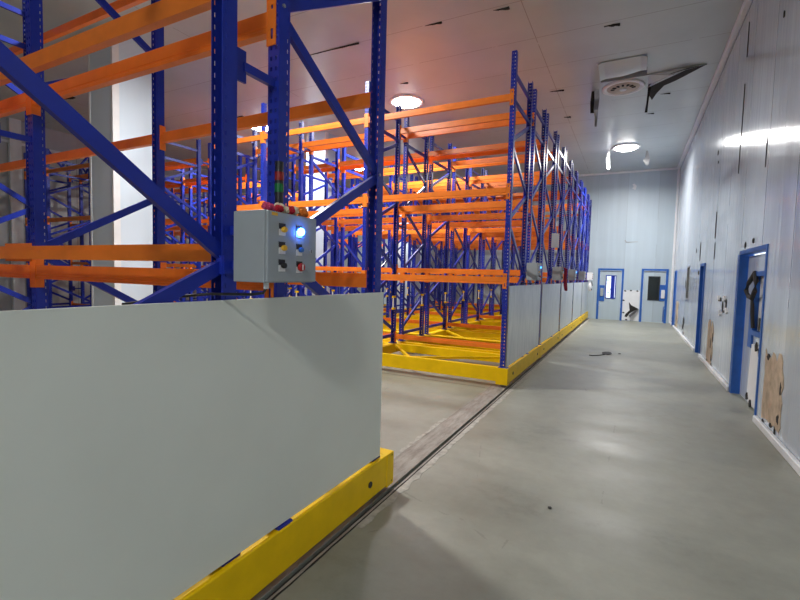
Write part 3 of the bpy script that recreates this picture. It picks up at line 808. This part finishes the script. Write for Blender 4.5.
lamp(.55, -4.4, True, 'unseen fill lamp added above the corridor behind the viewpoint', W * .70)  # no known fitting here: added out of frame to brighten the near end panel
lamp(-9.75, 15.2, True, 'unseen fill lamp added behind the left block of racks', W)  # invented lamp, out of sight, added to light the back of the hall
lamp(-.38, 11.0, False, 'unlit round ceiling fixture with a vented beige lens among torn ceiling skin')

# torn ceiling skin round the unlit fixture
rows = []
for j in range(9):
    t = j / 8
    rows.append([(-.79 + .84 * i / 8, 9.57 + (.72 - .17 * (i / 8) ** 2) * t, ZC - .010 - .055 * math.sin(math.pi * t * .75) * (1 - .5 * abs(i / 4 - 1)) - (.03 if i in (0, 8) else 0)) for i in range(9)])
f1 = sheet('ceiling_flap', rows, CEIL, .012); tag(f1, 'broad sheet of ceiling skin sagging in front of the unlit fixture', 'torn panel')
def hull_slab(name, pts, z0, z1, m, parent=None):
    bm = bmesh.new(); a = [bm.verts.new((x, y, z0 - dz)) for x, y, dz in pts]; c = [bm.verts.new((x, y, z1 - dz)) for x, y, dz in pts]
    bm.faces.new(a); bm.faces.new(c[::-1]); n = len(pts)
    for i in range(n): bm.faces.new((a[i], c[i], c[(i + 1) % n], a[(i + 1) % n]))
    bmesh.ops.triangulate(bm, faces=bm.faces[:])
    return obj(name, bm, m, parent)
f2 = hull_slab('ceiling_flap', [(.05, 10.50, .0), (.5, 10.45, .0), (1.05, 10.44, .0), (.72, 10.43, .05), (.45, 10.53, .08), (.22, 10.78, .07), (.07, 11.15, .02)], ZC - .018, ZC - .008, CEIL)
tag(f2, 'long pointed flap of ceiling skin peeling right of the unlit fixture', 'torn panel')
hull_slab('dark_backing', [(.10, 10.95, .04), (.45, 10.50, .06), (.72, 10.40, .05), (1.07, 10.46, .0), (.91, 10.66, .0), (.70, 10.92, .0), (.58, 11.06, .0), (.40, 11.22, .0), (.28, 11.6, .0), (.20, 12.0, .0), (.12, 11.6, .0)], ZC - .012, ZC - .003, VOID, f2)
def strip(pts, w, m, label, th=.006):
    rows = [[(p[0] - w / 2 * k, p[1], p[2]) , (p[0] + w / 2 * k, p[1] + .02, p[2])] for p, k in pts]
    o = sheet('hanging_strip', rows, m, th); tag(o, label, 'torn strip'); return o
strip([((-.96, 10.95, ZC), 1.), ((-.98, 10.98, 5.55), 1.), ((-.97, 10.95, 5.30), .9)], .10, VOID, 'dark strip of torn backing hanging left of the unlit fixture')
strip([((-.90, 10.9, ZC), 1.), ((-.89, 10.93, 5.60), 1.), ((-.90, 10.9, 5.35), .9), ((-.89, 10.93, 5.2), .6), ((-.89, 10.9, 4.98), .4)], .10, STEEL, 'grey strip of torn skin hanging left of the unlit fixture')
strip([((.13, 11.1, ZC), 1.2), ((.11, 11.15, 5.55), .8), ((.10, 11.1, 5.40), .7), ((.085, 11.12, 5.22), 1.)], .05, VOID, 'thin dark strip hanging from the right edge of the unlit fixture')
strip([((-.88, 16.2, ZC), .7), ((-.90, 16.22, 5.55), 1.), ((-.88, 16.2, 5.40), .8), ((-.87, 16.2, 5.20), .8)], .10, WHITE, 'white strip hanging from the ceiling left of the corridor lamp')
strip([((.22, 16.6, ZC), .4), ((.24, 16.62, 5.60), .8), ((.22, 16.6, 5.48), 1.4), ((.24, 16.6, 5.32), .5)], .14, STEEL, 'grey torn strip hanging from the ceiling right of the corridor lamp')

# ------------------------------------------------------------------ camera, world, view
yaw, pitch, roll = (math.radians(a) for a in (27.49, 3.344, 1.458))
f = V((-math.sin(yaw) * math.cos(pitch), math.cos(yaw) * math.cos(pitch), -math.sin(pitch))); r = V((math.cos(yaw), math.sin(yaw), 0)); u = r.cross(f)
r2 = r * math.cos(roll) + u * math.sin(roll); u2 = u * math.cos(roll) - r * math.sin(roll)
cam = bpy.data.cameras.new('camera'); cam.sensor_width = 36; cam.lens = 444.2 / 800 * 36; cam.clip_start = .05
co = bpy.data.objects.new('camera', cam); COL.objects.link(co)
co.matrix_world = Matrix(((r2.x, u2.x, -f.x, 0), (r2.y, u2.y, -f.y, 0), (r2.z, u2.z, -f.z, 1.6), (0, 0, 0, 1)))
S.camera = co
w = bpy.data.worlds.new('world'); S.world = w; w.use_nodes = True
bg_ = w.node_tree.nodes['Background']; bg_.inputs[0].default_value = (.85, .93, 1, 1); bg_.inputs[1].default_value = 1.6
S.view_settings.view_transform = 'Standard'; S.view_settings.look = 'None'; S.view_settings.gamma = 1; S.view_settings.use_curve_mapping = False
S.view_settings.exposure = 0.22
S.cycles.max_bounces = 8; S.cycles.diffuse_bounces = 5; S.cycles.glossy_bounces = 4
S.cycles.use_denoising = True
